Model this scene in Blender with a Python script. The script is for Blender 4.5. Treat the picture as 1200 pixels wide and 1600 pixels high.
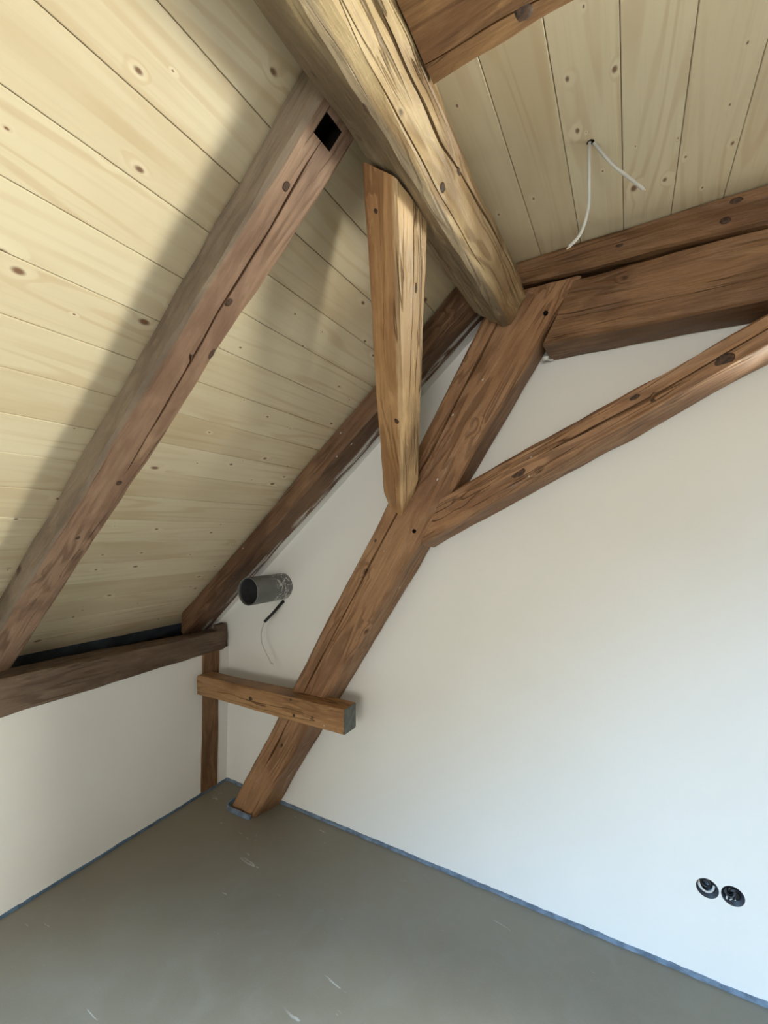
import bpy, bmesh, math, random
from mathutils import Vector, Matrix, noise

random.seed(7)
scene = bpy.context.scene
for o in list(bpy.data.objects):
    bpy.data.objects.remove(o)

# ------------------------------------------------------------------ camera
YAW, PITCH = math.atan(383 / 669.0), math.atan(31 / 669.0)
cam_d = bpy.data.cameras.new('camera')
cam_d.sensor_fit = 'AUTO'; cam_d.sensor_width = 36.0
cam_d.lens = 669.0 / 1600.0 * 36.0
cam_d.clip_start = 0.02
cam = bpy.data.objects.new('camera', cam_d)
scene.collection.objects.link(cam)
cam.location = (2.154, -1.841, 1.5)
cam.rotation_euler = (math.pi / 2 + PITCH, 0, YAW)
scene.camera = cam

# ------------------------------------------------------------------ world, lamps, exposure
world = bpy.data.worlds.new('world'); scene.world = world
world.use_nodes = True
bg = world.node_tree.nodes['Background']
bg.inputs[0].default_value = (0.80, 0.90, 1.0, 1)
bg.inputs[1].default_value = 1.1

def area(name, loc, target, sx, sy, power, col):
    l = bpy.data.lights.new(name, 'AREA'); l.shape = 'RECTANGLE'
    l.size = sx; l.size_y = sy; l.energy = power; l.color = col
    o = bpy.data.objects.new(name, l); scene.collection.objects.link(o)
    o.location = loc
    d = Vector(target) - Vector(loc)
    o.rotation_euler = d.to_track_quat('-Z', 'Y').to_euler()
    return o
# daylight behind the gable window, just right of the picture
area('gable_window_daylight', (3.95, 1.10, 1.95), (2.9, -0.6, 1.65), 1.7, 1.6, 1040, (1.0, 0.965, 0.82))
# cool sky behind the roof window in the left slope
K = math.tan(math.radians(40.8))
nrm = Vector((K, 0, -1)).normalized()
area('roof_window_daylight', (0.30, -4.20, 2.72), (1.0, -1.3, 0.0), 1.1, 0.45, 600, (0.33, 0.64, 1.0))
# fill light added behind an assumed window in the far gable, behind the camera
area('rear_window_fill', (2.9, -5.1, 1.35), (2.9, -2.0, 1.35), 1.3, 1.1, 105, (1.0, 0.96, 0.90))

scene.view_settings.view_transform = 'Standard'
scene.view_settings.look = 'None'
scene.view_settings.exposure = -0.08
scene.view_settings.gamma = 1.0
scene.view_settings.use_curve_mapping = False

# ------------------------------------------------------------------ node helpers
class NT:
    def __init__(s, name):
        s.m = bpy.data.materials.new(name); s.m.use_nodes = True
        s.t = s.m.node_tree; s.b = s.t.nodes['Principled BSDF']
    def n(s, typ, **kw):
        nd = s.t.nodes.new(typ)
        for k, v in kw.items(): setattr(nd, k, v)
        return nd
    def l(s, a, b): s.t.links.new(a, b)
    def put(s, sock, v):
        if hasattr(v, 'is_output') or hasattr(v, 'links'): s.l(v, sock)
        else: sock.default_value = v
    def math(s, op, a, b=None, c=None):
        nd = s.n('ShaderNodeMath', operation=op)
        s.put(nd.inputs[0], a)
        if b is not None: s.put(nd.inputs[1], b)
        if c is not None: s.put(nd.inputs[2], c)
        return nd.outputs[0]
    def vmath(s, op, a, b=None):
        nd = s.n('ShaderNodeVectorMath', operation=op)
        s.put(nd.inputs[0], a)
        if b is not None: s.put(nd.inputs[1], b)
        return nd.outputs[0]
    def mix(s, f, a, b, mode='MIX'):
        nd = s.n('ShaderNodeMix', data_type='RGBA', blend_type=mode)
        s.put(nd.inputs[0], f); s.put(nd.inputs[6], a); s.put(nd.inputs[7], b)
        return nd.outputs[2]
    def noise(s, vec, scale, detail=4, rough=0.55, dist=0.0):
        nd = s.n('ShaderNodeTexNoise')
        s.put(nd.inputs['Vector'], vec); nd.inputs['Scale'].default_value = scale
        nd.inputs['Detail'].default_value = detail; nd.inputs['Roughness'].default_value = rough
        nd.inputs['Distortion'].default_value = dist
        return nd.outputs['Fac']
    def smooth(s, v, a, b, lo=0.0, hi=1.0):
        nd = s.n('ShaderNodeMapRange', interpolation_type='SMOOTHSTEP')
        s.put(nd.inputs[0], v)
        nd.inputs[1].default_value = a; nd.inputs[2].default_value = b
        nd.inputs[3].default_value = lo; nd.inputs[4].default_value = hi
        return nd.outputs[0]
    def bump(s, h, strength, dist):
        nd = s.n('ShaderNodeBump'); nd.inputs['Strength'].default_value = strength
        nd.inputs['Distance'].default_value = dist
        s.put(nd.inputs['Height'], h); s.l(nd.outputs[0], s.b.inputs['Normal'])

def c4(r, g, b): return (r, g, b, 1)

def coords(N):
    tc = N.n('ShaderNodeTexCoord'); oi = N.n('ShaderNodeObjectInfo')
    off = N.vmath('MULTIPLY', N.n('ShaderNodeCombineXYZ').outputs[0], (0, 0, 0))
    cb = N.n('ShaderNodeCombineXYZ')
    N.l(N.math('MULTIPLY', oi.outputs['Random'], 37.0), cb.inputs[0])
    N.l(N.math('MULTIPLY', oi.outputs['Random'], 91.0), cb.inputs[1])
    N.l(N.math('MULTIPLY', oi.outputs['Random'], 53.0), cb.inputs[2])
    return N.vmath('ADD', tc.outputs['Object'], cb.outputs[0]), oi.outputs['Random'], tc.outputs['Object']

def knots(N, vec, scale, thresh, radius, dims='3D'):
    """returns 0..1 mask of knots and a wider halo mask"""
    v = N.n('ShaderNodeTexVoronoi', voronoi_dimensions=dims)
    v.inputs['Scale'].default_value = scale
    N.l(vec, v.inputs['Vector'])
    sp = N.n('ShaderNodeSeparateColor'); N.l(v.outputs['Color'], sp.inputs[0])
    sel = N.math('GREATER_THAN', sp.outputs[0], thresh)
    d = v.outputs['Distance']
    r = N.math('MULTIPLY_ADD', N.math('POWER', sp.outputs[1], 2.0), radius * 1.3, radius * 0.45)
    r = N.math('MULTIPLY', r, N.smooth(N.noise(vec, 14.0, 2), 0.3, 0.7, 0.6, 1.4))
    q = N.math('DIVIDE', d, r)
    core = N.math('MULTIPLY', N.smooth(q, 0.35, 1.15, 1.0, 0.0), sel)
    halo = N.math('MULTIPLY', N.smooth(q, 0.6, 3.6, 1.0, 0.0), sel)
    return core, halo

def old_wood(name, base, dark, light, pale=0.0, gloss=0.55, wash=0.0, face=None):
    N = NT(name)
    vec, rnd, ob = coords(N)
    core, halo = knots(N, N.vmath('MULTIPLY', vec, (1.0, 1.5, 1.5)), 5.0, 0.52, 0.115)
    st = N.vmath('MULTIPLY', vec, (0.55, 5.0, 5.0))
    cn = N.noise(st, 1.3, 3, 0.5, 0.25)
    cn = N.math('ADD', cn, N.math('MULTIPLY', halo, 0.06))
    ring = N.math('SINE', N.math('MULTIPLY', cn, 95.0))
    ring = N.smooth(ring, -0.3, 1.0)
    fine = N.noise(N.vmath('MULTIPLY', vec, (4.0, 120.0, 120.0)), 1.0, 4, 0.6)
    blot = N.noise(N.vmath('MULTIPLY', vec, (2.2, 6.0, 6.0)), 1.0, 5, 0.62, 0.4)
    big = N.noise(vec, 1.4, 3)
    c = N.mix(N.smooth(blot, 0.38, 0.62), c4(dark[0] * .85, dark[1] * .8, dark[2] * .8), c4(*base))
    c = N.mix(N.math('MULTIPLY', N.smooth(big, 0.45, 0.72), 0.55), c, c4(*light))
    ringmask = N.math('MULTIPLY', ring, N.smooth(N.noise(vec, 3.1, 2), 0.40, 0.60, 0.10, 0.68))
    c = N.mix(ringmask, c, c4(dark[0] * .55, dark[1] * .5, dark[2] * .45))
    c = N.mix(N.smooth(fine, 0.35, 0.75, 0.0, 0.35), c, c4(dark[0] * .7, dark[1] * .65, dark[2] * .6))
    if face:                 # one side has its light or shade painted into the colour
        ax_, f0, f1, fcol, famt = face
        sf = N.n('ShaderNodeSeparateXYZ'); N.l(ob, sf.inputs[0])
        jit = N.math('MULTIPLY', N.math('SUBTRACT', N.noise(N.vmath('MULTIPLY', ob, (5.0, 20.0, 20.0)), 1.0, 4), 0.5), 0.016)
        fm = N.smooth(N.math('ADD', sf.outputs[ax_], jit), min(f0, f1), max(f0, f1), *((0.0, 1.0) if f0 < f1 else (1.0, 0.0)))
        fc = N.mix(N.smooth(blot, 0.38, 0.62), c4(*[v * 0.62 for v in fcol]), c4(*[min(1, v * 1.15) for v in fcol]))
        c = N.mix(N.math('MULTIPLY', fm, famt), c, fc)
    # fine drying checks running with the grain
    ck = N.noise(N.vmath('MULTIPLY', vec, (0.8, 17.0, 17.0)), 1.0, 3, 0.5, 0.6)
    ckd = N.math('ABSOLUTE', N.math('SUBTRACT', ck, 0.5))
    ckm = N.math('MULTIPLY', N.smooth(ckd, 0.0, 0.012, 1.0, 0.0), N.smooth(N.noise(N.vmath('MULTIPLY', vec, (1.0, 6.0, 6.0)), 1.0, 3), 0.50, 0.60))
    c = N.mix(N.math('MULTIPLY', ckm, 0.75), c, c4(dark[0] * .35, dark[1] * .3, dark[2] * .3))
    # scraped pale flakes
    fl = N.noise(N.vmath('MULTIPLY', vec, (3.5, 13.0, 13.0)), 1.0, 6, 0.7, 0.5)
    flm = N.math('MULTIPLY', N.smooth(fl, 0.56, 0.72), 0.35 + pale * 0.6)
    c = N.mix(flm, c, c4(min(1, light[0] * 1.35), min(1, light[1] * 1.35), min(1, light[2] * 1.3)))
    c = N.mix(N.math('MULTIPLY', core, 0.85), c, c4(dark[0] * .22, dark[1] * .18, dark[2] * .16))
    if name in ('wood_strut', 'wood_rail', 'wood_rafter_limed'):     # plaster specks
        vs = N.n('ShaderNodeTexVoronoi'); vs.inputs['Scale'].default_value = 38.0
        N.l(N.vmath('MULTIPLY', vec, (0.6, 1.0, 1.0)), vs.inputs['Vector'])
        sc = N.n('ShaderNodeSeparateColor'); N.l(vs.outputs['Color'], sc.inputs[0])
        spk = N.math('MULTIPLY', N.smooth(vs.outputs['Distance'], 0.10, 0.16, 1.0, 0.0), N.math('GREATER_THAN', sc.outputs[0], 0.94))
        c = N.mix(N.math('MULTIPLY', spk, 0.8), c, c4(0.66, 0.64, 0.60))
    if wash == 'edge':      # lime smears along the gable-side edge
        sx_ = N.n('ShaderNodeSeparateXYZ'); N.l(ob, sx_.inputs[0])
        w = N.noise(N.vmath('MULTIPLY', ob, (4.0, 38.0, 8.0)), 1.0, 4, 0.6, 1.0)
        band = N.math('MULTIPLY', N.math('MULTIPLY', N.smooth(sx_.outputs[1], 0.020, 0.040), N.smooth(sx_.outputs[1], 0.062, 0.078, 1.0, 0.0)), N.smooth(N.noise(ob, 2.6, 2), 0.40, 0.52))
        c = N.mix(N.math('MULTIPLY', N.math('MULTIPLY', N.smooth(w, 0.46, 0.56), band), 0.85), c, c4(0.62, 0.60, 0.57))
    elif wash:
        w = N.noise(N.vmath('MULTIPLY', vec, (2.0, 14.0, 14.0)), 1.0, 5, 0.7, 1.0)
        c = N.mix(N.math('MULTIPLY', N.smooth(w, 0.62, 0.70), wash), c, c4(0.62, 0.60, 0.56))
    N.l(c, N.b.inputs['Base Color'])
    N.b.inputs['Roughness'].default_value = gloss
    N.b.inputs['Specular IOR Level'].default_value = 0.35
    h = N.math('ADD', N.math('MULTIPLY', fine, 0.25), N.math('MULTIPLY', blot, 0.9))
    h = N.math('SUBTRACT', h, N.math('MULTIPLY', ringmask, 0.35))
    h = N.math('ADD', h, N.math('MULTIPLY', fl, 0.7))
    h = N.math('SUBTRACT', h, N.math('MULTIPLY', ckm, 0.8))
    N.bump(h, 0.8, 0.010)
    return N.m

M_PURLIN = old_wood('wood_purlin', (0.50, 0.365, 0.20), (0.32, 0.205, 0.10), (0.66, 0.52, 0.32), 0.5, 0.5, 0, (2, -0.058, -0.070, (0.27, 0.205, 0.135), 0.85))  # darker side: weathered grey with its shade painted in
M_STRUT = old_wood('wood_strut', (0.34, 0.185, 0.095), (0.24, 0.125, 0.062), (0.42, 0.25, 0.135), 0, 0.55, 0.12)
M_BRACE = old_wood('wood_brace', (0.43, 0.235, 0.105), (0.30, 0.145, 0.058), (0.56, 0.36, 0.18), 0.3, 0.45, 0.1, (1, 0.034, 0.050, (0.60, 0.41, 0.225), 0.8))  # paler side: window light painted into the brace colour
M_RAFTER = old_wood('wood_rafter', (0.29, 0.18, 0.12), (0.20, 0.118, 0.077), (0.38, 0.25, 0.17), 0, 0.6, 0, (1, -0.048, -0.060, (0.20, 0.165, 0.125), 0.75))  # greyer side: unlit flank painted in, with some weathering
M_RAFTER2 = old_wood('wood_rafter_limed', (0.19, 0.102, 0.055), (0.12, 0.063, 0.034), (0.26, 0.15, 0.085), 0, 0.6, 'edge')
M_PLATE = old_wood('wood_plate', (0.175, 0.12, 0.083), (0.12, 0.08, 0.055), (0.23, 0.165, 0.12), 0, 0.7)
M_TIE = old_wood('wood_tie', (0.245, 0.13, 0.062), (0.16, 0.082, 0.038), (0.32, 0.185, 0.092), 0, 0.55)
M_COLLAR = old_wood('wood_collar', (0.30, 0.165, 0.07), (0.17, 0.085, 0.035), (0.42, 0.255, 0.12), 0, 0.55)
M_BATTEN = old_wood('wood_rail', (0.36, 0.195, 0.085), (0.25, 0.125, 0.052), (0.44, 0.26, 0.125), 0, 0.5)

def pine(name):
    N = NT(name)
    vec, rnd, ob = coords(N)
    core, halo = knots(N, N.vmath('ADD', N.vmath('MULTIPLY', vec, (0.75, 1.25, 1.0)), N.vmath('MULTIPLY', N.n('ShaderNodeTexNoise').outputs['Color'], (0, 0, 0))), 9.0, 0.60, 0.062, '2D')
    st = N.vmath('MULTIPLY', vec, (0.45, 5.5, 1.0))
    cn = N.math('ADD', N.noise(st, 1.0, 2, 0.45, 0.15), N.math('MULTIPLY', halo, 0.05))
    ring = N.smooth(N.math('SINE', N.math('MULTIPLY', cn, 85.0)), 0.1, 1.0)
    fine = N.noise(N.vmath('MULTIPLY', vec, (2.0, 90.0, 30.0)), 1.0, 3, 0.6)
    soft = N.noise(N.vmath('MULTIPLY', vec, (1.0, 4.0, 4.0)), 1.5, 4, 0.6, 0.3)
    c = N.mix(N.smooth(rnd, 0, 1), c4(0.66, 0.565, 0.395), c4(0.58, 0.47, 0.31))
    c = N.mix(N.smooth(soft, 0.35, 0.7, 0.0, 0.5), c, c4(0.72, 0.64, 0.47))
    rm = N.math('MULTIPLY', ring, N.smooth(N.noise(vec, 2.3, 2), 0.38, 0.62, 0.08, 0.36))
    c = N.mix(rm, c, c4(0.46, 0.30, 0.155))
    c = N.mix(N.smooth(fine, 0.45, 0.8, 0.0, 0.25), c, c4(0.50, 0.37, 0.22))
    c = N.mix(N.math('MULTIPLY', halo, 0.2), c, c4(0.84, 0.74, 0.56))
    c = N.mix(N.math('MULTIPLY', core, 0.9), c, c4(0.15, 0.06, 0.028))
    N.l(c, N.b.inputs['Base Color'])
    N.b.inputs['Roughness'].default_value = 0.5
    N.b.inputs['Specular IOR Level'].default_value = 0.3
    N.bump(N.math('ADD', fine, N.math('MULTIPLY', rm, -0.6)), 0.12, 0.002)
    return N.m
M_PINE = pine('pine_board')

def plaster(name, col, bs=0.25):
    N = NT(name)
    tc = N.n('ShaderNodeTexCoord').outputs['Object']
    a = N.noise(tc, 1.2, 3); b = N.noise(tc, 260.0, 3, 0.6); d = N.noise(tc, 14.0, 4, 0.6)
    c = N.mix(N.smooth(a, 0.35, 0.65), c4(*col), c4(col[0] * .965, col[1] * .96, col[2] * .95))
    N.l(c, N.b.inputs['Base Color']); N.b.inputs['Roughness'].default_value = 0.9
    N.b.inputs['Specular IOR Level'].default_value = 0.15
    N.bump(N.math('ADD', N.math('MULTIPLY', b, 0.5), d), bs, 0.0022)
    return N.m
M_WALL = plaster('white_plaster', (0.76, 0.75, 0.73))

def screed():
    N = NT('cement_screed')
    tc = N.n('ShaderNodeTexCoord').outputs['Object']
    a = N.noise(tc, 1.1, 4, 0.55, 0.4); b = N.noise(tc, 8.0, 5, 0.65, 0.6); f = N.noise(tc, 220.0, 2)
    c = N.mix(N.smooth(a, 0.3, 0.7), c4(0.185, 0.162, 0.122), c4(0.215, 0.192, 0.148))
    c = N.mix(N.smooth(b, 0.35, 0.75, 0.0, 0.5), c, c4(0.24, 0.225, 0.19))
    c = N.mix(N.smooth(f, 0.55, 0.75, 0.0, 0.3), c, c4(0.28, 0.26, 0.22))
    # thin chalky scuffs running diagonally
    mp = N.n('ShaderNodeMapping'); N.l(tc, mp.inputs[0])
    mp.inputs['Rotation'].default_value = (0, 0, math.radians(-52)); mp.inputs['Scale'].default_value = (3.0, 18.0, 1)
    s = N.noise(mp.outputs[0], 1.6, 5, 0.6, 1.2)
    s2 = N.noise(tc, 2.1, 2)
    sm = N.math('MULTIPLY', N.smooth(s, 0.66, 0.71), N.smooth(s2, 0.50, 0.58))
    c = N.mix(N.math('MULTIPLY', sm, 0.6), c, c4(0.55, 0.55, 0.53))
    N.l(c, N.b.inputs['Base Color'])
    N.l(N.smooth(b, 0.3, 0.7, 0.5, 0.68), N.b.inputs['Roughness'])
    N.b.inputs['Specular IOR Level'].default_value = 0.4
    N.bump(N.math('ADD', N.math('MULTIPLY', f, 0.3), b), 0.12, 0.003)
    return N.m
M_FLOOR = screed()

def plain(name, col, rough=0.5, metal=0.0, var=0.15, scale=30.0, spec=0.5, bump=0.1):
    N = NT(name)
    tc = N.n('ShaderNodeTexCoord').outputs['Object']
    a = N.noise(tc, scale, 4)
    c = N.mix(N.smooth(a, 0.3, 0.7), c4(*[x * (1 - var) for x in col]), c4(*[min(1, x * (1 + var)) for x in col]))
    N.l(c, N.b.inputs['Base Color']); N.b.inputs['Roughness'].default_value = rough
    N.b.inputs['Metallic'].default_value = metal; N.b.inputs['Specular IOR Level'].default_value = spec
    N.bump(a, bump, 0.002)
    return N.m
M_BLACK = plain('black_plastic', (0.012, 0.012, 0.014), 0.35)
M_HOLE = plain('dark_hole', (0.006, 0.005, 0.004), 0.9, spec=0.05)
M_BOX = plain('box_plastic', (0.030, 0.034, 0.045), 0.45)
M_ENDGRAIN = plain('grey_end_grain', (0.105, 0.115, 0.105), 0.6, var=0.25, scale=40)
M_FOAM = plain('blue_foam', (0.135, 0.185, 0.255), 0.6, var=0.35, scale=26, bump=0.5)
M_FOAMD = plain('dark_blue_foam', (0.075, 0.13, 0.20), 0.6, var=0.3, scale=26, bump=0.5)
M_FOIL = plain('dark_foil', (0.035, 0.045, 0.060), 0.28, var=0.5, scale=9, spec=0.7, bump=1.0)
M_CABLE = plain('grey_cable', (0.55, 0.55, 0.53), 0.35, var=0.05)
M_WIRE = plain('pale_wire', (0.45, 0.45, 0.43), 0.4, var=0.05)
M_COPPER = plain('bare_copper', (0.75, 0.62, 0.48), 0.3, 0.6)
M_PIPEIN = plain('pipe_bore', (0.045, 0.045, 0.05), 0.5)
M_ROOF = plain('roof_backing', (0.12, 0.09, 0.06), 0.9)
M_CRUMB = plain('plaster_crumb', (0.7, 0.69, 0.66), 0.9)

def pipe_mat():
    N = NT('grey_pipe_smeared')
    tc = N.n('ShaderNodeTexCoord').outputs['Object']
    a = N.noise(N.vmath('MULTIPLY', tc, (1, 1, 1)), 34.0, 5, 0.7, 1.5)
    sx = N.n('ShaderNodeSeparateXYZ'); N.l(tc, sx.inputs[0])
    near = N.smooth(sx.outputs[1], -0.15, -0.08)
    m = N.math('MULTIPLY', N.smooth(a, 0.50, 0.60), near)
    c = N.mix(N.smooth(N.noise(tc, 8, 3), .3, .7), c4(0.125, 0.13, 0.125), c4(0.16, 0.165, 0.16))
    c = N.mix(N.math('MULTIPLY', near, 0.35), c, c4(0.10, 0.10, 0.115))
    c = N.mix(m, c, c4(0.62, 0.61, 0.59))
    N.l(c, N.b.inputs['Base Color']); N.b.inputs['Roughness'].default_value = 0.45
    return N.m
M_PIPE = pipe_mat()

# ------------------------------------------------------------------ object helpers
COL = scene.collection
def link(name, me, mat, parent=None):
    o = bpy.data.objects.new(name, me); COL.objects.link(o)
    if mat is not None: me.materials.append(mat)
    if parent is not None:
        o.parent = parent
        o.matrix_parent_inverse = parent.matrix_world.inverted()
    return o
def tag(o, label=None, cat=None, group=None, kind=None):
    if label: o['label'] = label
    if cat: o['category'] = cat
    if group: o['group'] = group
    if kind: o['kind'] = kind
    return o
def add_box(bm, lo, hi):
    vs = [bm.verts.new((x, y, z)) for x in (lo[0], hi[0]) for y in (lo[1], hi[1]) for z in (lo[2], hi[2])]
    for f in ((0, 1, 3, 2), (4, 6, 7, 5), (0, 4, 5, 1), (2, 3, 7, 6), (0, 2, 6, 4), (1, 5, 7, 3)):
        bm.faces.new([vs[i] for i in f])
    return vs
def bm_obj(name, bm, mat, parent=None, smooth=False):
    bmesh.ops.recalc_face_normals(bm, faces=bm.faces)
    me = bpy.data.meshes.new(name); bm.to_mesh(me); bm.free()
    if smooth:
        for p in me.polygons: p.use_smooth = True
    return link(name, me, mat, parent)
def box(name, lo, hi, mat, parent=None):
    bm = bmesh.new(); add_box(bm, lo, hi); return bm_obj(name, bm, mat, parent)
def prism(name, pts, ax, lo, hi, mat, parent=None):
    """extrude polygon pts (2D) along axis ax (1 = y)"""
    bm = bmesh.new()
    def v(p, t):
        c = list(p); c.insert(ax, t); return bm.verts.new(c)
    a = [v(p, lo) for p in pts]; b = [v(p, hi) for p in pts]
    bm.faces.new(a); bm.faces.new(b[::-1])
    for i in range(len(pts)):
        j = (i + 1) % len(pts); bm.faces.new((a[i], a[j], b[j], b[i]))
    return bm_obj(name, bm, mat, parent)
def tube(name, pts, rad, mat, parent=None, seg=10, caps=True):
    """swept round tube through points (Catmull-Rom smoothed); rad number or list"""
    P = [Vector(p) for p in pts]; R = rad if isinstance(rad, (list, tuple)) else [rad] * len(P)
    S, RR = [], []
    n = len(P)
    for i in range(n - 1):
        p0 = P[max(i - 1, 0)]; p1 = P[i]; p2 = P[i + 1]; p3 = P[min(i + 2, n - 1)]
        for s in range(8):
            t = s / 8.0
            S.append(0.5 * ((2 * p1) + (p2 - p0) * t + (2 * p0 - 5 * p1 + 4 * p2 - p3) * t * t + (3 * p1 - p0 - 3 * p2 + p3) * t ** 3))
            RR.append(R[i] * (1 - t) + R[i + 1] * t)
    S.append(P[-1]); RR.append(R[-1])
    bm = bmesh.new(); rings = []
    up = Vector((0.31, 0.2, 0.93))
    for i, p in enumerate(S):
        d = (S[min(i + 1, len(S) - 1)] - S[max(i - 1, 0)]).normalized()
        a = d.cross(up).normalized(); b = a.cross(d).normalized(); up = b
        rings.append([bm.verts.new(p + (a * math.cos(2 * math.pi * k / seg) + b * math.sin(2 * math.pi * k / seg)) * RR[i]) for k in range(seg)])
    for r0, r1 in zip(rings, rings[1:]):
        for k in range(seg):
            bm.faces.new((r0[k], r0[(k + 1) % seg], r1[(k + 1) % seg], r1[k]))
    if caps:
        bm.faces.new(rings[0]); bm.faces.new(rings[-1][::-1])
    return bm_obj(name, bm, mat, parent, True)

def beam(name, A, B, mat, cham=0.010, rough=0.003, cracks=(), nsub=9, step=0.02, seed=0, cham_end=None, wane=0.4, mids=None):
    """Hewn timber lofted between quads A and B (four corners each, same order round).
    cracks: (side, [(t, s)...], half width, depth) - a V-shaped split wandering along face `side`
    at fraction s across the face. Local X runs along the grain."""
    A = [Vector(p) for p in A]; B = [Vector(p) for p in B]
    ca = sum(A, Vector()) / 4; cb = sum(B, Vector()) / 4
    ax = (cb - ca).normalized()
    sd = (A[1] - A[0]); sd = (sd - ax * sd.dot(ax)).normalized()
    nz = ax.cross(sd).normalized()
    Mx = Matrix((ax, sd, nz)).transposed().to_4x4(); Mx.translation = ca
    inv = Mx.inverted()
    L = (cb - ca).length; ns = max(4, int(L / step))
    sides = {}
    for c in cracks: sides.setdefault(c[0], []).append(c)
    # each side: list of slots; slot = ('p', s) or crack points
    verts, faces = [], []
    rows = []
    so = Vector((seed * 7.13, seed * 3.7, seed * 5.9))
    for i in range(ns + 1):
        t = i / ns
        if mids:
            st = [(0.0, A)] + [(m_[0], [Vector(p) for p in m_[1]]) for m_ in mids] + [(1.0, B)]
            for (t0, q0), (t1, q1) in zip(st, st[1:]):
                if t0 <= t <= t1 + 1e-9:
                    u = (t - t0) / (t1 - t0); Q = [q0[k].lerp(q1[k], u) for k in range(4)]; break
        else: Q = [A[k].lerp(B[k], t) for k in range(4)]
        cen = sum(Q, Vector()) / 4
        ring = []
        for k in range(4):
            p, q = Q[k], Q[(k + 1) % 4]
            w = (q - p).length
            nrmv = (q - p).cross(ax)
            nrmv.normalize()
            if nrmv.dot((p + q) / 2 - cen) < 0: nrmv = -nrmv
            # wandering chamfer at both corners of this side
            def ch(kk):
                c = cham * (1 + wane * 2.2 * noise.noise(Vector((t * L * 2.1, kk * 9.1, 0)) + so))
                return max(0.003, c) / max(w, 1e-4)
            c0, c1 = ch(k), ch((k + 1) % 4)
            ss = [(c0 + (1 - c0 - c1) * j / nsub, 0.0) for j in range(nsub + 1)]
            for (_, path, hw, dep) in sides.get(k, []):
                tt = min(max(t, path[0][0]), path[-1][0])
                for a, b in zip(path, path[1:]):
                    if a[0] <= tt <= b[0]:
                        s = a[1] + (b[1] - a[1]) * (tt - a[0]) / max(1e-6, b[0] - a[0]); break
                s += 0.012 * noise.noise(Vector((t * L * 9, 4.0 + k, 1)) + so) / max(w, .05) * .2
                fade = 1.0
                if t < path[0][0] or t > path[-1][0]: fade = 0.0
                else:
                    fade = min(1.0, (t - path[0][0]) * L / 0.12 + (0.6 if path[0][0] <= 0 else 0), (path[-1][0] - t) * L / 0.12 + (0.6 if path[-1][0] >= 1 else 0))
                fade *= 0.75 + 0.7 * noise.noise(Vector((t * L * 5, 8.0, k)) + so)
                fade = max(0.0, min(1.2, fade))
                e = max(0.0006, hw * fade) / w
                # sort in: drop the regular points near, keep count constant by snapping nearest three
                idx = sorted(range(1, nsub), key=lambda j: abs(ss[j][0] - s))[:1][0]
                idx = min(max(idx, 2), nsub - 2)
                ss[idx - 1] = (s - e, 0.0); ss[idx] = (s, -dep * fade); ss[idx + 1] = (s + e, 0.0)
            # keep monotone
            fixed = []
            last = -1
            for s_, d_ in ss:
                s_ = max(s_, last + 0.0004); last = s_; fixed.append((min(s_, 1.0), d_))
            for s_, d_ in fixed:
                base = p.lerp(q, s_)
                nn = noise.noise(Vector((t * L * 3.0, s_ * w * 9 + k * 5, k * 3.3)) + so) * rough * 1.9
                nn += noise.noise(Vector((t * L * 11.0, s_ * w * 34 + k * 5, k * 7.3)) + so) * rough * 0.8
                ring.append(inv @ (base + nrmv * (nn + d_)))
        rows.append(len(verts)); verts += ring
    m = 4 * (nsub + 1)
    for i in range(ns):
        for j in range(m):
            a, b = rows[i] + j, rows[i] + (j + 1) % m
            faces.append((a, b, b + m, a + m))
    # end caps as fans
    for r, rev in ((0, True), (ns, False)):
        c = len(verts); verts.append(sum((verts[rows[r] + j] for j in range(m)), Vector()) / m)
        for j in range(m):
            a, b = rows[r] + j, rows[r] + (j + 1) % m
            faces.append((c, b, a) if rev else (c, a, b))
    me = bpy.data.meshes.new(name); me.from_pydata([tuple(v) for v in verts], [], faces)
    me.update()
    bm = bmesh.new(); bm.from_mesh(me); bmesh.ops.recalc_face_normals(bm, faces=bm.faces); bm.to_mesh(me); bm.free()
    o = link(name, me, mat); o.matrix_world = Mx
    return o
def apply_bool(o, cutters):
    for c in cutters:
        md = o.modifiers.new('cut', 'BOOLEAN'); md.operation = 'DIFFERENCE'; md.object = c; md.solver = 'EXACT'
    bpy.context.view_layer.update()
    dg = bpy.context.evaluated_depsgraph_get()
    me = bpy.data.meshes.new_from_object(o.evaluated_get(dg))
    o.modifiers.clear(); o.data = me
    for c in cutters: bpy.data.objects.remove(c)
def disc(name, c, nrm_, r, depth, mat, parent=None, seg=16, irregular=0.0):
    n = Vector(nrm_).normalized(); a = n.orthogonal().normalized(); b = n.cross(a)
    bm = bmesh.new(); c = Vector(c)
    f, g = [], []
    for k in range(seg):
        th = 2 * math.pi * k / seg; rr = r * (1 + irregular * noise.noise(Vector((math.cos(th) * 2, math.sin(th) * 2, r * 99))))
        p = c + (a * math.cos(th) + b * math.sin(th)) * rr
        f.append(bm.verts.new(p + n * depth)); g.append(bm.verts.new(p - n * depth))
    bm.faces.new(f); bm.faces.new(g[::-1])
    for k in range(seg): bm.faces.new((f[k], g[k], g[(k + 1) % seg], f[(k + 1) % seg]))
    return bm_obj(name, bm, mat, parent)

# ------------------------------------------------------------------ setting: shell
W, YB, CZ = 6.42, -4.6, 2.54           # room width, rear gable, flat ceiling height
XC = (CZ - 1.14) / K                   # where left slope meets the flat ceiling (1.622)
tag(box('floor', (-0.35, YB - 0.3, -0.2), (W + 0.35, 0.36, 0.0), M_FLOOR), kind='structure')
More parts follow.
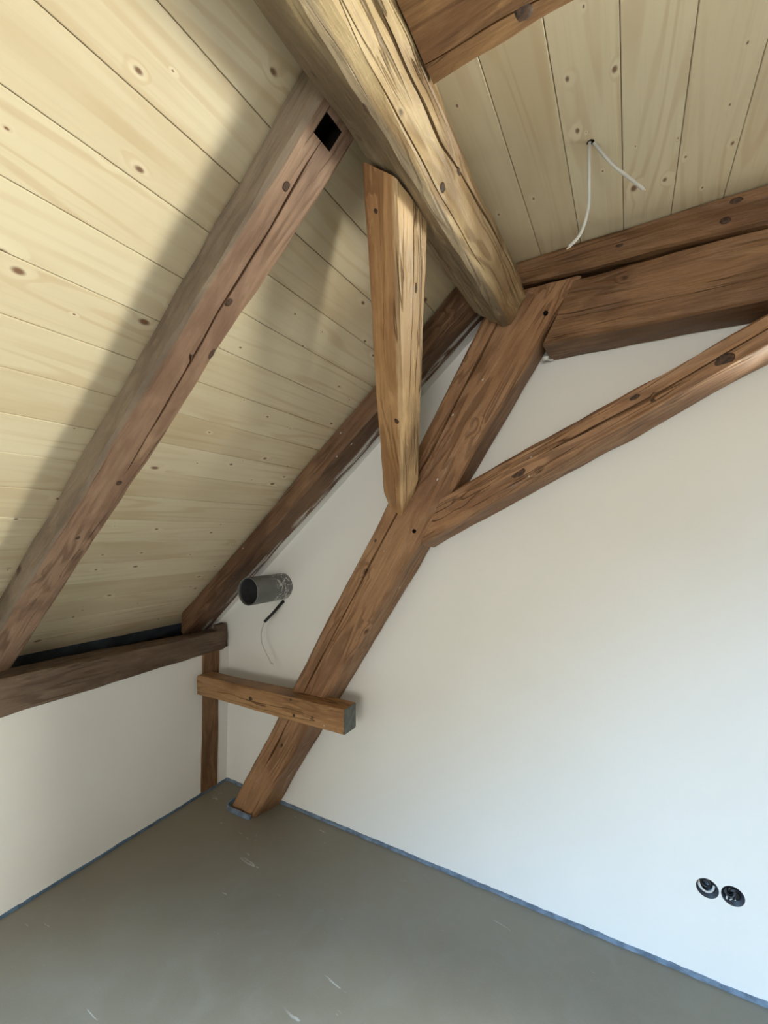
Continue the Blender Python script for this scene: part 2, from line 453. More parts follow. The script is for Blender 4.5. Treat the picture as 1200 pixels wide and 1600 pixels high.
# gable wall with window opening right of the picture
gx0, gx1, gz0, gz1 = 2.64, 4.00, 0.85, 1.98
bm = bmesh.new()
add_box(bm, (-0.4, 0, -0.2), (gx0, 0.24, 3.1)); gable = bm_obj('wall_back', bm, M_WALL)
sock = [(2.354, 0.301), (2.422, 0.303)]
cut = []
for x, z in sock:
    bmc = bmesh.new()
    bmesh.ops.create_cone(bmc, cap_ends=True, segments=40, radius1=0.0315, radius2=0.0315, depth=0.12,
                          matrix=Matrix.Translation((x, 0, z)) @ Matrix.Rotation(math.pi / 2, 4, 'X'))
    cut.append(bm_obj('cutter', bmc, M_WALL))
apply_bool(gable, cut)
bm = bmesh.new(); bm.from_mesh(gable.data)
add_box(bm, (gx1, 0, -0.2), (W + 0.4, 0.24, 3.1))
add_box(bm, (gx0, 0, -0.2), (gx1, 0.24, gz0)); add_box(bm, (gx0, 0, gz1), (gx1, 0.24, 3.1))
bm.to_mesh(gable.data); bm.free()
tag(gable, kind='structure')
# rear gable with window
bm = bmesh.new(); rx0, rx1, rz0, rz1 = 2.25, 3.55, 0.8, 1.9
add_box(bm, (-0.4, YB - 0.3, -0.2), (rx0, YB, 3.1)); add_box(bm, (rx1, YB - 0.3, -0.2), (W + 0.4, YB, 3.1))
add_box(bm, (rx0, YB - 0.3, -0.2), (rx1, YB, rz0)); add_box(bm, (rx0, YB - 0.3, rz1), (rx1, YB, 3.1))
tag(bm_obj('wall_front', bm, M_WALL), kind='structure')
# knee walls: uneven plaster edge under the plate and beside the post
bm = bmesh.new()
ys = [YB] + [YB + (i + 1) * 0.06 for i in range(73)]
ys = [y for y in ys if y < -0.195] + [-0.19]
def top(y): return 0.80 + 0.008 * noise.noise(Vector((y * 7, 3, 1))) + 0.004 * noise.noise(Vector((y * 31, 3, 1)))
fr = [(bm.verts.new((0, y, -0.02)), bm.verts.new((0, y, top(y))), bm.verts.new((-0.12, y, top(y))), bm.verts.new((-0.12, y, -0.02))) for y in ys]
for a, b in zip(fr, fr[1:]):
    for i in range(3): bm.faces.new((a[i], b[i], b[i + 1], a[i + 1]))
bm.faces.new(fr[-1])
# wobbling edges beside the post, and the narrow strip in the corner
zs = [0.8 * i / 16 for i in range(17)]
for y0, sgn in ((-0.19, 1), (-0.068, -1)):
    prev = None
    for z in zs:
        e = y0 + sgn * (0.013 + 0.006 * noise.noise(Vector((z * 9, y0 * 50, 2))))
        far = -0.19 if sgn > 0 else 0.0
        a = bm.verts.new((0, far, z)); b = bm.verts.new((0, e, z)); c = bm.verts.new((-0.05, e, z))
        if prev: bm.faces.new((prev[0], a, b, prev[1])); bm.faces.new((prev[1], b, c, prev[2]))
        prev = (a, b, c)
add_box(bm, (-0.35, YB, -0.02), (-0.05, 0.0, 0.79))
tag(bm_obj('wall_left', bm, M_WALL), kind='structure')
box('wall_right', (W, YB, -0.02), (W + 0.3, 0, 1.2), M_WALL)['kind'] = 'structure'

# roof build-up behind the boards, with the roof-window opening
bx0, bx1, by0, by1 = 0.10, 1.45, -3.60, -2.92
ceiling = None
bm = bmesh.new()
def slab(x0, x1, y0, y1, off=0.030, th=0.12):
    pts = [(x0, 1.14 + K * x0 + off), (x1, 1.14 + K * x1 + off), (x1, 1.14 + K * x1 + off + th), (x0, 1.14 + K * x0 + off + th)]
    a = [bm.verts.new((p[0], y0, p[1])) for p in pts]; b = [bm.verts.new((p[0], y1, p[1])) for p in pts]
    bm.faces.new(a); bm.faces.new(b[::-1])
    for i in range(4): j = (i + 1) % 4; bm.faces.new((a[i], a[j], b[j], b[i]))
slab(-0.6, XC + 0.05, by1, 0.3); slab(-0.6, XC + 0.05, YB - 0.2, by0)
slab(-0.6, bx0, by0, by1); slab(bx1, XC + 0.05, by0, by1)
add_box(bm, (XC - 0.12, YB - 0.2, CZ + 0.022), (W - XC + 0.1, 0.3, CZ + 0.12))
xr = W - XC
a = [bm.verts.new(p) for p in ((xr, YB - .2, CZ), (xr, .3, CZ), (W + .6, .3, 1.14 - K * .6), (W + .6, YB - .2, 1.14 - K * .6))]
b = [bm.verts.new(v.co + Vector((0, 0, .15))) for v in a]
bm.faces.new(a); bm.faces.new(b[::-1])
for i in range(4): j = (i + 1) % 4; bm.faces.new((a[i], a[j], b[j], b[i]))
ceiling = bm_obj('ceiling', bm, M_ROOF); tag(ceiling, kind='structure')
# dark eaves void behind the plate
tag(box('trim_3', (-0.62, YB, 0.55), (-0.36, 0.0, 1.0), M_ROOF), kind='structure')

def board(P0, width, ydir0, ydir1, across, nrmv, gap=0.0007, th=0.018):
    """one tongue-and-groove board; length along world Y, profile in (across, normal)"""
    L = ydir1 - ydir0; hw = width / 2
    c = 0.0016
    prof = [(-hw + gap, c), (-hw + gap + c, 0), (hw - gap - c, 0), (hw - gap, c), (hw - gap, th), (-hw + gap, th)]
    bm = bmesh.new()
    a = [bm.verts.new((-L / 2, p[0], p[1])) for p in prof]; b = [bm.verts.new((L / 2, p[0], p[1])) for p in prof]
    bm.faces.new(a); bm.faces.new(b[::-1])
    for i in range(6): j = (i + 1) % 6; bm.faces.new((a[i], a[j], b[j], b[i]))
    bmesh.ops.recalc_face_normals(bm, faces=bm.faces)
    me = bpy.data.meshes.new('ceiling_board'); bm.to_mesh(me); bm.free()
    Mx = Matrix((Vector((0, 1, 0)), across, nrmv)).transposed().to_4x4()
    Mx.translation = P0 + Vector((0, (ydir0 + ydir1) / 2, 0)) + nrmv * random.uniform(-0.0006, 0.0006)
    o = link('ceiling_board', me, M_PINE, ceiling); o.matrix_world = Mx
    return o
ac = Vector((1, 0, K)).normalized(); upn = Vector((-K, 0, 1)).normalized()
sx = 0.1003
x = 1.472 + sx
while x > -0.16:
    xm = x - sx / 2
    P0 = Vector((xm, 0, 1.14 + K * xm)); wd = sx * math.sqrt(1 + K * K)
    spans = [(YB, 0.0)]
    if xm + sx / 2 > bx0 and xm - sx / 2 < bx1: spans = [(by1, 0.0), (YB, by0)]
    for s0, s1 in spans: board(P0, wd, s0, s1, ac, upn)
    x -= sx
# last narrow one up to the flat ceiling
xm = (1.472 + sx + XC) / 2; board(Vector((xm, 0, 1.14 + K * xm)), (XC - 1.472 - sx) * math.sqrt(1 + K * K), YB, 0, ac, upn)
fx = 0.1355; x = 1.89 - 2 * fx
while x < W - XC:
    board(Vector((x + fx / 2 + 0.0, 0, CZ)), fx, YB, 0.0, Vector((1, 0, 0)), Vector((0, 0, 1)))
    x += fx

# plaster strip closing the gap between the last rafter and the gable
def koff(x, o): return o + K * x
tag(prism('trim_4', [(-0.1, koff(-0.1, 1.019)), (1.62, koff(1.62, 1.019)), (1.62, koff(1.62, 1.13)), (-0.1, koff(-0.1, 1.13))], 1, -0.056, 0.0, M_WALL), kind='structure')

# windows: white frames with a thin clear pane
def glass():
    N = NT('window_glass'); t = N.t
    tr = N.n('ShaderNodeBsdfTransparent'); tr.inputs[0].default_value = (0.97, 0.985, 0.98, 1)
    gl = N.n('ShaderNodeBsdfGlossy'); gl.inputs['Roughness'].default_value = 0.03
    mx_ = N.n('ShaderNodeMixShader'); mx_.inputs[0].default_value = 0.05
    N.l(tr.outputs[0], mx_.inputs[1]); N.l(gl.outputs[0], mx_.inputs[2])
    N.l(mx_.outputs[0], t.nodes['Material Output'].inputs['Surface'])
    return N.m
M_GLASS = glass(); M_FRAME = plain('white_frame', (0.78, 0.78, 0.76), 0.35, var=0.03)
def window(name, x0, x1, y0, y1, z0, z1):
    bm = bmesh.new(); w = 0.045
    add_box(bm, (x0, y0, z0), (x0 + w, y1, z1)); add_box(bm, (x1 - w, y0, z0), (x1, y1, z1))
    add_box(bm, (x0 + w, y0, z0), (x1 - w, y1, z0 + w)); add_box(bm, (x0 + w, y0, z1 - w), (x1 - w, y1, z1))
    o = tag(bm_obj(name, bm, M_FRAME), kind='structure')
    ym = (y0 + y1) / 2
    box('pane', (x0 + w, ym - .002, z0 + w), (x1 - w, ym + .002, z1 - w), M_GLASS, o)
window('window_1', gx0, gx1, 0.17, 0.22, gz0, gz1)
window('window_2', rx0, rx1, YB - 0.26, YB - 0.20, rz0, rz1)

# perimeter foam strips
def foam_path(name, pts, h, th, mat, side, seed=0):
    """thin ragged strip standing along a polyline on the floor"""
    bm = bmesh.new(); prev = None; tot = 0
    P = [Vector((p[0], p[1], 0)) for p in pts]; S = []
    for a, b in zip(P, P[1:]):
        n = max(1, int((b - a).length / 0.015))
        S += [(a.lerp(b, i / n), (b - a).normalized()) for i in range(n)]
    S.append((P[-1], (P[-1] - P[-2]).normalized()))
    for i, (p, d) in enumerate(S):
        nn = Vector((-d.y, d.x, 0)) * side
        hh = h * (1 + 0.35 * noise.noise(Vector((i * 0.11, seed, 0))) + 0.3 * noise.noise(Vector((i * 0.53, seed, 4))))
        tt = th * (1 + 0.4 * noise.noise(Vector((i * 0.17, seed, 9))))
        r = [bm.verts.new(p + Vector((0, 0, 0.0005))), bm.verts.new(p + Vector((0, 0, hh))), bm.verts.new(p + nn * tt + Vector((0, 0, hh * .85))), bm.verts.new(p + nn * tt * 1.1 + Vector((0, 0, 0.0005)))]
        if prev:
            for k in range(4): bm.faces.new((prev[k], prev[(k + 1) % 4], r[(k + 1) % 4], r[k]))
        else: bm.faces.new(r)
        prev = r
    bm.faces.new(prev[::-1])
    return bm_obj(name, bm, mat)
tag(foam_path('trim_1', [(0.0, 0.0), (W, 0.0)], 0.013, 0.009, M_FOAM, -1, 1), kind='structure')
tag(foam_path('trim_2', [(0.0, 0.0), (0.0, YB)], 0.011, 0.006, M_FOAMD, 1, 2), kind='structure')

# ------------------------------------------------------------------ timbers
S58, C58 = math.sin(math.radians(58)), math.cos(math.radians(58))
def sp(perp, z):          # point of the strut plane at given perp offset and height -> x
    return (perp + z * C58) / S58
ZT = 2.436
strut = beam('slanted_post',
    [(sp(.198, .001), -.172, .001), (sp(.352, .001), -.172, .001), (sp(.366, .001), -.001, .001), (sp(.198, .001), -.001, .001)],
    [(sp(.150, ZT), -.172, ZT), (sp(.425, ZT), -.172, ZT), (sp(.405, ZT), -.001, ZT), (sp(.150, ZT), -.001, ZT)],
    M_STRUT, cham=0.014, rough=0.0045, seed=3, nsub=12,
    cracks=[(0, [(0.10, .42), (0.30, .36), (0.55, .30), (0.8, .30), (1.0, .24)], 0.0065, 0.036)])
tag(strut, 'large slanted timber post on the gable wall, from floor up to the purlin', 'timber post')
beamL = 1
# pegs
for i in range(8):
    bm = bmesh.new(); bmesh.ops.create_icosphere(bm, subdivisions=1, radius=random.uniform(.003, .008),
        matrix=Matrix.Translation((1.880 + random.uniform(-.010, .022), -.004 - random.uniform(0, .03) - .008 * i, 2.196 + random.uniform(-.006, .003))) @ Matrix.Rotation(i, 4, 'Z') @ Matrix.Diagonal((random.uniform(1.2, 2.2), 1, random.uniform(.5, 1.4), 1)))
    bm_obj('plaster_crumb', bm, M_CRUMB, strut)
for c in ((1.900, -.174, 2.321), (1.350, -.174, 1.503)):
    disc('peg_hole', c, (0, -1, 0), 0.0085, 0.003, M_HOLE, strut, irregular=.2)

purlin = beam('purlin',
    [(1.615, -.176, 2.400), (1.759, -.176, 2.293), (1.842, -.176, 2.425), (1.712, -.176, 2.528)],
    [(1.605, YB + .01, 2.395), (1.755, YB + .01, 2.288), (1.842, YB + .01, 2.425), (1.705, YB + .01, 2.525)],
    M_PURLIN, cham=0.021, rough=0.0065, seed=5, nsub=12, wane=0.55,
    cracks=[(1, [(0.03, .84), (0.09, .82), (0.14, .74), (0.18, .60), (0.26, .66), (0.34, .74), (0.6, .6)], 0.0042, 0.03),
            (1, [(0.08, .20), (0.16, .18), (0.22, .24), (0.30, .15)], 0.0024, 0.016)])
tag(purlin, 'massive tan purlin beam running from the top left to the slanted post', 'beam')

# diagonal brace between post and purlin
bA = [(1.222, -.1735, 1.612), (1.290, -.1735, 1.568), (1.357, -.1735, 1.669), (1.290, -.1735, 1.716)]
bB = [(1.613, -1.004, 2.396), (1.694, -.979, 2.339), (1.697, -.805, 2.341), (1.615, -.830, 2.396)]
def inflated(t, e):
    Q = [Vector(a).lerp(Vector(b), t) for a, b in zip(bA, bB)]; c = sum(Q, Vector()) / 4
    return (t, [c + (q - c) * e for q in Q])
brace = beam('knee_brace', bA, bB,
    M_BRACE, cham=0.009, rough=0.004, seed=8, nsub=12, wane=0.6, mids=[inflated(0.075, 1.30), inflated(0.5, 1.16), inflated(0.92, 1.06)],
    cracks=[(1, [(0.45, .35), (0.7, .45), (1.0, .52)], 0.0028, 0.02), (0, [(0.05, .7), (0.3, .6)], 0.0012, 0.008),
            (0, [(0.55, .45), (0.98, .5)], 0.0012, 0.008)])
tag(brace, 'near-vertical orange-brown brace between slanted post and purlin', 'timber brace')

tie = beam('tie_beam',
    [(1.886, -.172, 2.200), (2.000, -.172, 2.425), (2.010, -.001, 2.425), (1.896, -.001, 2.200)],
    [(4.4, -.172, 2.197), (4.4, -.172, 2.425), (4.4, -.001, 2.425), (4.4, -.001, 2.197)],
    M_TIE, cham=0.007, rough=0.003, seed=11,
    cracks=[(0, [(0.0, .30), (0.1, .30), (0.3, .34)], 0.0009, 0.004)])
tag(tie, 'broad brown tie beam on the gable wall under the thinner top beam', 'beam')
upper = beam('collar_beam',
    [(1.80, -.205, 2.446), (1.80, -.205, 2.536), (1.80, -.001, 2.536), (1.80, -.001, 2.462)],
    [(4.5, -.205, 2.33), (4.5, -.205, 2.536), (4.5, -.001, 2.536), (4.5, -.001, 2.44)],
    M_TIE, cham=0.008, rough=0.005, seed=12, wane=0.7)
tag(upper, 'thin dark collar beam along the gable wall directly under the flat ceiling', 'beam')
collar = beam('collar_beam',
    [(1.832, -1.25, 2.405), (1.832, -1.25, 2.536), (1.832, -1.075, 2.536), (1.832, -1.075, 2.405)],
    [(4.6, -1.25, 2.405), (4.6, -1.25, 2.536), (4.6, -1.075, 2.536), (4.6, -1.075, 2.405)],
    M_COLLAR, cham=0.014, rough=0.006, seed=14, wane=0.7, nsub=12,
    cracks=[(3, [(0.0, .26), (0.05, .25), (0.12, .20), (0.3, .3)], 0.0016, 0.012)])
tag(collar, 'collar beam crossing the flat ceiling at the top edge, right of the purlin', 'beam')

low = beam('lower_brace',
    [(1.376, -.172, 1.446), (1.480, -.172, 1.652), (1.480, -.001, 1.652), (1.376, -.001, 1.428)],
    [(2.795, -.172, 2.197), (2.612, -.172, 2.197), (2.612, -.001, 2.197), (2.85, -.001, 2.197)],
    M_BRACE, cham=0.012, rough=0.005, seed=17, wane=0.6, nsub=12,
    cracks=[(0, [(0.34, .58), (0.5, .52), (0.65, .46), (0.8, .5), (1.0, .50)], 0.0042, 0.026)])
low.data.materials[0] = M_STRUT
tag(low, 'brace rising to the right across the white gable wall, pale underside', 'timber brace')

def rafter(name, y0, y1, x0, x1, mat, seed, cracks, d=0.125, o0=1.01):
    q = lambda x: [(x, y0, koff(x, o0)), (x, y1, koff(x, o0)), (x - d * K * .42, y1, koff(x, o0) + d * .72), (x - d * K * .42, y0, koff(x, o0) + d * .72)]
    q = lambda x: [(x, y0, koff(x, o0)), (x, y1, koff(x, o0)), (x, y1, koff(x, o0 + d)), (x, y0, koff(x, o0 + d))]
    return beam(name, q(x0), q(x1), mat, cham=0.012, rough=0.0045, seed=seed, cracks=cracks, wane=0.7, nsub=12)
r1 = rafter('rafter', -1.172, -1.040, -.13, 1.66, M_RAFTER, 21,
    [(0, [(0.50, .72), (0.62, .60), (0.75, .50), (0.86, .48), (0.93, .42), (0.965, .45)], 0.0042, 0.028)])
# old mortise cut in the underside near the purlin
mx = Vector((1.594, -1.112, koff(1.594, 1.01)))
bmc = bmesh.new(); add_box(bmc, (-.023, -.026, -.04), (.023, .026, .05))
bmc.transform(Matrix.Translation(mx) @ Matrix((ac, Vector((0, 1, 0)), ac.cross(Vector((0, 1, 0))))).transposed().to_4x4())
cutm = bm_obj('cutter', bmc, M_HOLE)
r1.data.materials.append(M_HOLE)
apply_bool(r1, [cutm])
tag(r1, 'sloping rafter crossing the left board ceiling with a square mortise near the purlin', 'rafter')
r2 = rafter('rafter', -.235, -.052, -.13, 1.66, M_RAFTER2, 22,
    [(0, [(0.0, .30), (0.2, .26), (0.5, .2), (0.8, .24), (1.0, .3)], 0.0014, 0.012)])
tag(r2, 'sloping rafter along the gable wall with white lime smears', 'rafter')

plate = beam('wall_plate',
    [(.013, -.040, .797), (.013, -.040, .905), (-.14, -.040, .90), (-.14, -.040, .80)],
    [(.013, -4.5, .70), (.013, -4.5, .99), (-.14, -4.5, .99), (-.14, -4.5, .70)],
    M_PLATE, cham=0.008, rough=0.006, seed=25, wane=0.7)
# keep the plate nearly level: lower end far behind the camera is out of sight
tag(plate, 'dark brown wall plate on top of the low left wall', 'beam')
post = beam('corner_post',
    [(.004, -.182, .0), (.004, -.068, .0), (-.05, -.068, .0), (-.05, -.182, .0)],
    [(.004, -.186, .80), (.004, -.070, .80), (-.05, -.070, .80), (-.05, -.186, .80)],
    M_TIE, cham=0.003, rough=0.003, seed=27)
tag(post, 'short upright post set in the low wall beside the room corner', 'timber post')
rail = beam('cross_rail',
    [(.022, -.236, .588), (.022, -.236, .690), (.022, -.142, .690), (.022, -.142, .588)],
    [(1.028, -.236, .593), (1.028, -.236, .705), (1.028, -.142, .708), (1.028, -.142, .593)],
    M_BATTEN, cham=0.003, rough=0.002, seed=29,
    cracks=[(0, [(0.05, .35), (0.25, .45), (0.38, .5)], 0.0012, 0.006), (0, [(0.72, .62), (0.93, .60)], 0.0012, 0.007)])
tag(rail, 'short horizontal timber crossing the foot of the slanted post', 'timber rail')
eg = beam('end_grain', [(1.0285, -.234, .595), (1.0285, -.234, .703), (1.0285, -.144, .706), (1.0285, -.144, .595)],
     [(1.0315, -.234, .595), (1.0315, -.234, .703), (1.0315, -.144, .706), (1.0315, -.144, .595)], M_ENDGRAIN, cham=0.004, rough=0.0, nsub=5)
eg['label'] = 'sawn end painted dull grey'
eg.parent = rail; eg.matrix_parent_inverse = rail.matrix_world.inverted()

stub = beam('wood_stub', [(.006, -.082, .885), (.006, -.028, .885), (-.04, -.028, .885), (-.04, -.082, .885)],
            [(.000, -.090, .940), (.006, -.030, .944), (-.04, -.030, .944), (-.04, -.090, .940)], M_PLATE, cham=0.004, rough=0.004, seed=31, step=.01)
tag(stub, 'weathered wooden stub standing on the wall plate in the corner', 'wood block')

# ------------------------------------------------------------------ knots standing slightly proud of the hewn faces
M_KNOT = plain('dark_knot', (0.055, 0.027, 0.014), 0.75, var=0.55, scale=120, bump=0.6)
def knot(par, p, ra, rb):
    Wm = par.matrix_world; lp = Wm.inverted() @ Vector(p)
    ok, loc, nn, _ = par.closest_point_on_mesh(lp)
    gx = Vector((1, 0, 0)); nn = nn.normalized()
    a_ = (gx - nn * gx.dot(nn)).normalized(); b_ = nn.cross(a_)
    bm = bmesh.new(); n_ = 18; rings = []
    for k, (f, h) in enumerate(((1.0, -0.004), (0.96, 0.0004), (0.55, 0.0008))):
        r = []
        for i in range(n_):
            th = 2 * math.pi * i / n_
            w = 1 + 0.22 * noise.noise(Vector((math.cos(th) * 1.3, math.sin(th) * 1.3, p[0] * 9)))
            r.append(bm.verts.new(loc + (a_ * math.cos(th) * ra + b_ * math.sin(th) * rb) * f * w + nn * h))
        rings.append(r)
    for r0_, r1_ in zip(rings, rings[1:]):
        for i in range(n_): bm.faces.new((r0_[i], r0_[(i + 1) % n_], r1_[(i + 1) % n_], r1_[i]))
    bm.faces.new(rings[-1]); bm.faces.new(rings[0][::-1])
    bmesh.ops.recalc_face_normals(bm, faces=bm.faces)
    me = bpy.data.meshes.new('knot'); bm.to_mesh(me); bm.free()
    for q in me.polygons: q.use_smooth = True
    o = bpy.data.objects.new('knot', me); COL.objects.link(o); me.materials.append(M_KNOT)
    o.parent = par          # mesh is in the timber's own coordinates
bpy.context.view_layer.update()
for par, lst in (
    (r1, [((1.487, -1.13, 2.294), .012, .008), ((1.261, -1.097, 2.098), .013, .008), ((.745, -1.079, 1.653), .012, .009), ((.543, -1.10, 1.478), .009, .007), ((1.148, -1.06, 2.001), .018, .007)]),
    (low, [((1.791, -.172, 1.723), .030, .017), ((2.424, -.172, 2.037), .030, .020), ((2.181, -.172, 1.958), .017, .008), ((2.232, -.172, 1.939), .008, .007), ((1.93, -.172, 1.812), .012, .006)]),
    (strut, [((1.155, -.172, 1.46), .009, .006), ((.601, -.172, .419), .014, .006)]),
    (rail, [((.443, -.236, .642), .013, .011), ((.715, -.236, .690), .008, .006), ((.736, -.236, .620), .009, .007)]),
    (purlin, [((1.783, -.904, 2.33), .014, .010), ((1.817, -.874, 2.38), .012, .007), ((1.713, -1.171, 2.24), .012, .003)]),
    (collar, [((2.014, -1.11, 2.405), .018, .014)]),
    (upper, [((2.433, -.205, 2.461), .016, .010), ((2.461, -.205, 2.515), .018, .009), ((2.147, -.205, 2.479), .012, .006)]),
    (brace, [((1.636, -.746, 2.205), .014, .006), ((1.45, -.511, 1.897), .011, .010), ((1.616, -.928, 2.324), .006, .006)])):
    for p, ra, rb in lst: knot(par, p, ra, rb)

# ------------------------------------------------------------------ foil in the eaves
bm = bmesh.new(); rows = []
NY, NX = 90, 14
for i in range(NY + 1):
    y = -2.0 + (2.0 - 0.05) * i / NY; r = []
    for j in range(NX + 1):
        t = j / NX
        x0 = -0.205 - 0.14 * t; z0 = 0.985 - 0.12 * t - 0.05 * math.sin(t * math.pi)
        w = 0.022 * noise.noise(Vector((y * 5, t * 3, 1))) + 0.010 * noise.noise(Vector((y * 17, t * 7, 3)))
        r.append(bm.verts.new((x0 + w * .3, y, z0 + w * math.sin(min(1, t * 3) * math.pi / 2))))
    rows.append(r)
for a, b in zip(rows, rows[1:]):
    for j in range(NX): bm.faces.new((a[j], a[j + 1], b[j + 1], b[j]))
foil = bm_obj('vapour_foil', bm, M_FOIL, None, True)
md = foil.modifiers.new('thick', 'SOLIDIFY'); md.thickness = 0.001
tag(foil, 'crumpled dark foil in the gap between wall plate and board ceiling', 'foil')

# foam strip round the foot of the slanted post
ft = foam_path('foam_strip', [(.236, -.055), (.212, -.12), (.212, -.165), (.240, -.188), (.30, -.186), (.405, -.184)], 0.020, 0.010, M_FOAM, -1, 6)
tag(ft, 'blue foam strip curled round the foot of the slanted post', 'foam strip')

# ------------------------------------------------------------------ pipe and conduit
px, pz, pr, pl = 0.438, 1.192, 0.073, 0.257
bm = bmesh.new(); rings = []
prof = [(0.0, pr), (-pl + .003, pr), (-pl, pr - .001), (-pl, pr - .0035), (-pl + .003, pr - .004), (0.0, pr - .004)]
for y, r in prof:
    rings.append([bm.verts.new((px + r * math.cos(2 * math.pi * k / 48), y + 0.0005 * (y == 0), pz + r * math.sin(2 * math.pi * k / 48))) for k in range(48)])
for a, b in zip(rings, rings[1:]):
    for k in range(48): bm.faces.new((a[k], a[(k + 1) % 48], b[(k + 1) % 48], b[k]))
pipe = bm_obj('vent_pipe', bm, M_PIPE, None, True)
for v in pipe.data.vertices: v.co.y += -0.001
tag(pipe, 'grey plastic pipe stub sticking out of the gable wall, plaster smeared', 'pipe')
bm = bmesh.new(); r0 = pr - .0045
ra = [bm.verts.new((px + r0 * math.cos(2 * math.pi * k / 40), -pl + .012, pz + r0 * math.sin(2 * math.pi * k / 40))) for k in range(40)]
rb = [bm.verts.new((v.co.x, -0.004, v.co.z)) for v in ra]
for k in range(40): bm.faces.new((ra[k], ra[(k + 1) % 40], rb[(k + 1) % 40], rb[k]))
bm.faces.new(rb)
o = bm_obj('bore', bm, M_PIPEIN, pipe, True); o['label'] = 'dark inside of the pipe'

cp = [(.446, -.002, 1.108), (.442, -.022, 1.094), (.424, -.060, 1.050), (.398, -.1, 1.004)]
# corrugated conduit: radius ripples
def corrugated(name, pts, r, n, mat):
    P = [Vector(p) for p in pts]; S = []
    for i in range(n + 1):
        t = i / n * (len(P) - 1); k = min(int(t), len(P) - 2); u = t - k
        p0 = P[max(k - 1, 0)]; p1 = P[k]; p2 = P[k + 1]; p3 = P[min(k + 2, len(P) - 1)]
        S.append(0.5 * ((2 * p1) + (p2 - p0) * u + (2 * p0 - 5 * p1 + 4 * p2 - p3) * u * u + (3 * p1 - p0 - 3 * p2 + p3) * u ** 3))
    bm = bmesh.new(); rings = []; up = Vector((1, 0, .1))
    for i, p in enumerate(S):
        d = (S[min(i + 1, n)] - S[max(i - 1, 0)]).normalized()
        a = d.cross(up).normalized(); b = a.cross(d).normalized(); up = b
        rr = r * (1.0 if (i % 4) < 2 else 0.86)
        rings.append([bm.verts.new(p + (a * math.cos(2 * math.pi * k / 14) + b * math.sin(2 * math.pi * k / 14)) * rr) for k in range(14)])
    for x_, y_ in zip(rings, rings[1:]):
        for k in range(14): bm.faces.new((x_[k], x_[(k + 1) % 14], y_[(k + 1) % 14], y_[k]))
    bm.faces.new(rings[0]); bm.faces.new(rings[-1][::-1])
    return bm_obj(name, bm, mat)
cond = corrugated('cable_conduit', cp, 0.0088, 96, M_BLACK)
tag(cond, 'short black conduit with a thin wire hanging below the grey pipe', 'conduit')
tube('wire', [(.400, -.098, 1.010), (.386, -.1, .975), (.375, -.1, .939), (.378, -.1, .90), (.392, -.1, .868), (.42, -.1, .83), (.443, -.1, .80), (.452, -.1, .790), (.468, -.1, .788)], 0.003, M_WIRE, cond, 8)

# ------------------------------------------------------------------ ceiling cables
hole = disc('cable_hole', (2.088, -.615, CZ - .0002), (0, 0, -1), 0.0085, 0.0012, M_HOLE, ceiling, irregular=.3)
c1 = tube('ceiling_cable', [(2.086, -.617, 2.545), (2.0835, -.612, 2.50), (2.081, -.59, 2.455), (2.076, -.562, 2.40), (2.054, -.545, 2.345), (2.022, -.545, 2.315)], 0.0042, M_CABLE)
tag(c1, 'grey cable hanging in a downward curve from the flat ceiling', 'cable', 'cables from the ceiling hole')
tube('core_end', [(2.0225, -.545, 2.3155), (2.016, -.5455, 2.3105)], 0.0022, M_COPPER, c1, 8)
c2 = tube('ceiling_cable', [(2.091, -.613, 2.545), (2.110, -.590, 2.525), (2.140, -.565, 2.49), (2.172, -.552, 2.455), (2.208, -.55, 2.406)], 0.0042, M_CABLE)
tag(c2, 'shorter straight grey cable pointing right from the same ceiling hole', 'cable', 'cables from the ceiling hole')
tube('core_end', [(2.207, -.55, 2.4075), (2.2115, -.55, 2.401)], 0.0022, M_COPPER, c2, 8)

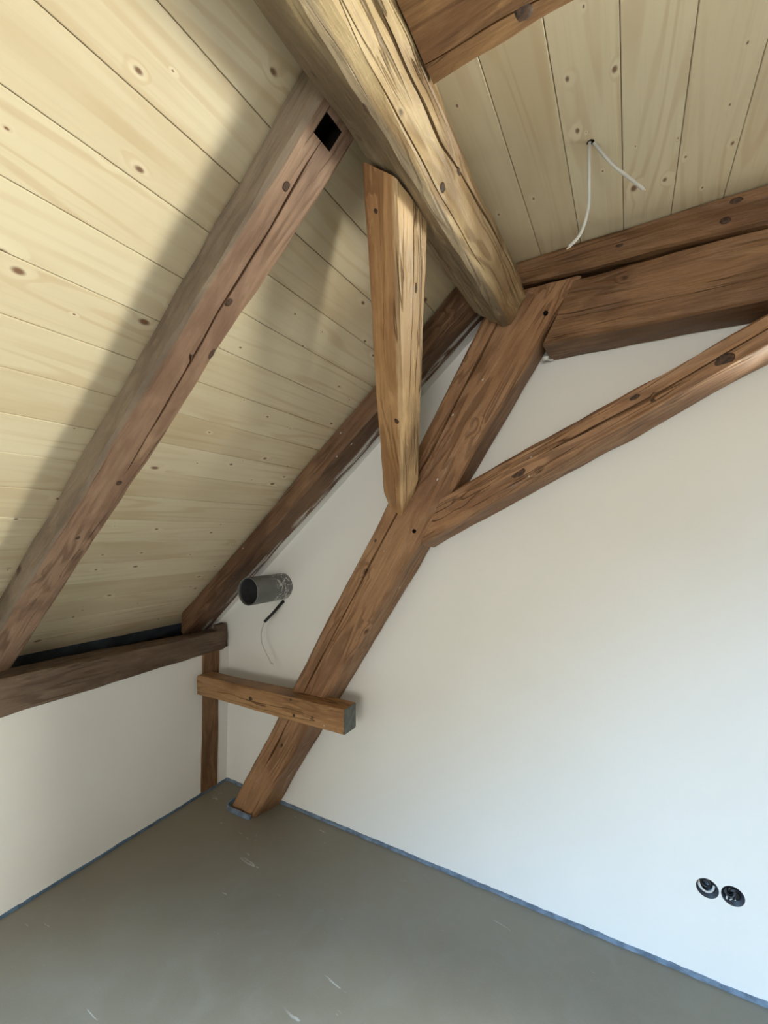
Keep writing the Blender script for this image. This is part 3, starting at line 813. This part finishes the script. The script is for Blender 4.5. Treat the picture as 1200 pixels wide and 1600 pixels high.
# ------------------------------------------------------------------ flush boxes in the gable wall
def flush_box(x, z, label):
    bm = bmesh.new(); rings = []
    for y, r in ((0.0005, .0312), (0.0005, .0296), (.046, .0285)):
        rings.append([bm.verts.new((x + r * math.cos(2 * math.pi * k / 36), y, z + r * math.sin(2 * math.pi * k / 36))) for k in range(36)])
    back = [bm.verts.new((x + .0312 * math.cos(2 * math.pi * k / 36), .05, z + .0312 * math.sin(2 * math.pi * k / 36))) for k in range(36)]
    for a, b in ((rings[0], rings[1]), (rings[1], rings[2]), (rings[0], back)):
        for k in range(36): bm.faces.new((a[k], a[(k + 1) % 36], b[(k + 1) % 36], b[k]))
    bm.faces.new(rings[2]); bm.faces.new(back[::-1])
    o = bm_obj('flush_box', bm, M_BOX, None, True)
    return tag(o, label, 'socket box', 'empty socket boxes in the gable wall')
b1 = flush_box(2.354, .301, 'left empty round socket box with a pale cable loop inside')
b2 = flush_box(2.422, .303, 'right empty round socket box holding dark wires and crumbs')
def loop(cx, cz, r, a0, a1, y0, y1, rad, mat, par, name='cable_loop'):
    pts = []
    for i in range(9):
        t = i / 8; th = math.radians(a0 + (a1 - a0) * t)
        pts.append((cx + r * math.cos(th), y0 + (y1 - y0) * math.sin(t * math.pi), cz + r * math.sin(th)))
    return tube(name, pts, rad, mat, par, 8)
loop(2.354, .306, .0215, 175, 350, .022, .008, .0036, M_CABLE, b1)
loop(2.354, .303, .024, 150, 330, .030, .016, .0030, M_WIRE, b1)
loop(2.352, .304, .013, 0, 330, .020, .026, .0040, M_BLACK, b1)
for i in range(6):
    th = i * 1.05
    loop(2.422 + .006 * math.cos(th), .303 + .006 * math.sin(th), .013, th * 57, th * 57 + 190, .030 - i * .003, .012, .0030, M_BLACK if i % 3 else M_BOX, b2, 'wire')
for i in range(7):
    bm = bmesh.new(); bmesh.ops.create_icosphere(bm, subdivisions=1, radius=random.uniform(.0015, .0035),
        matrix=Matrix.Translation((2.418 + random.uniform(-.012, .014), .012, .281 + random.uniform(0, .007))))
    bm_obj('plaster_crumb', bm, M_CRUMB, b2)
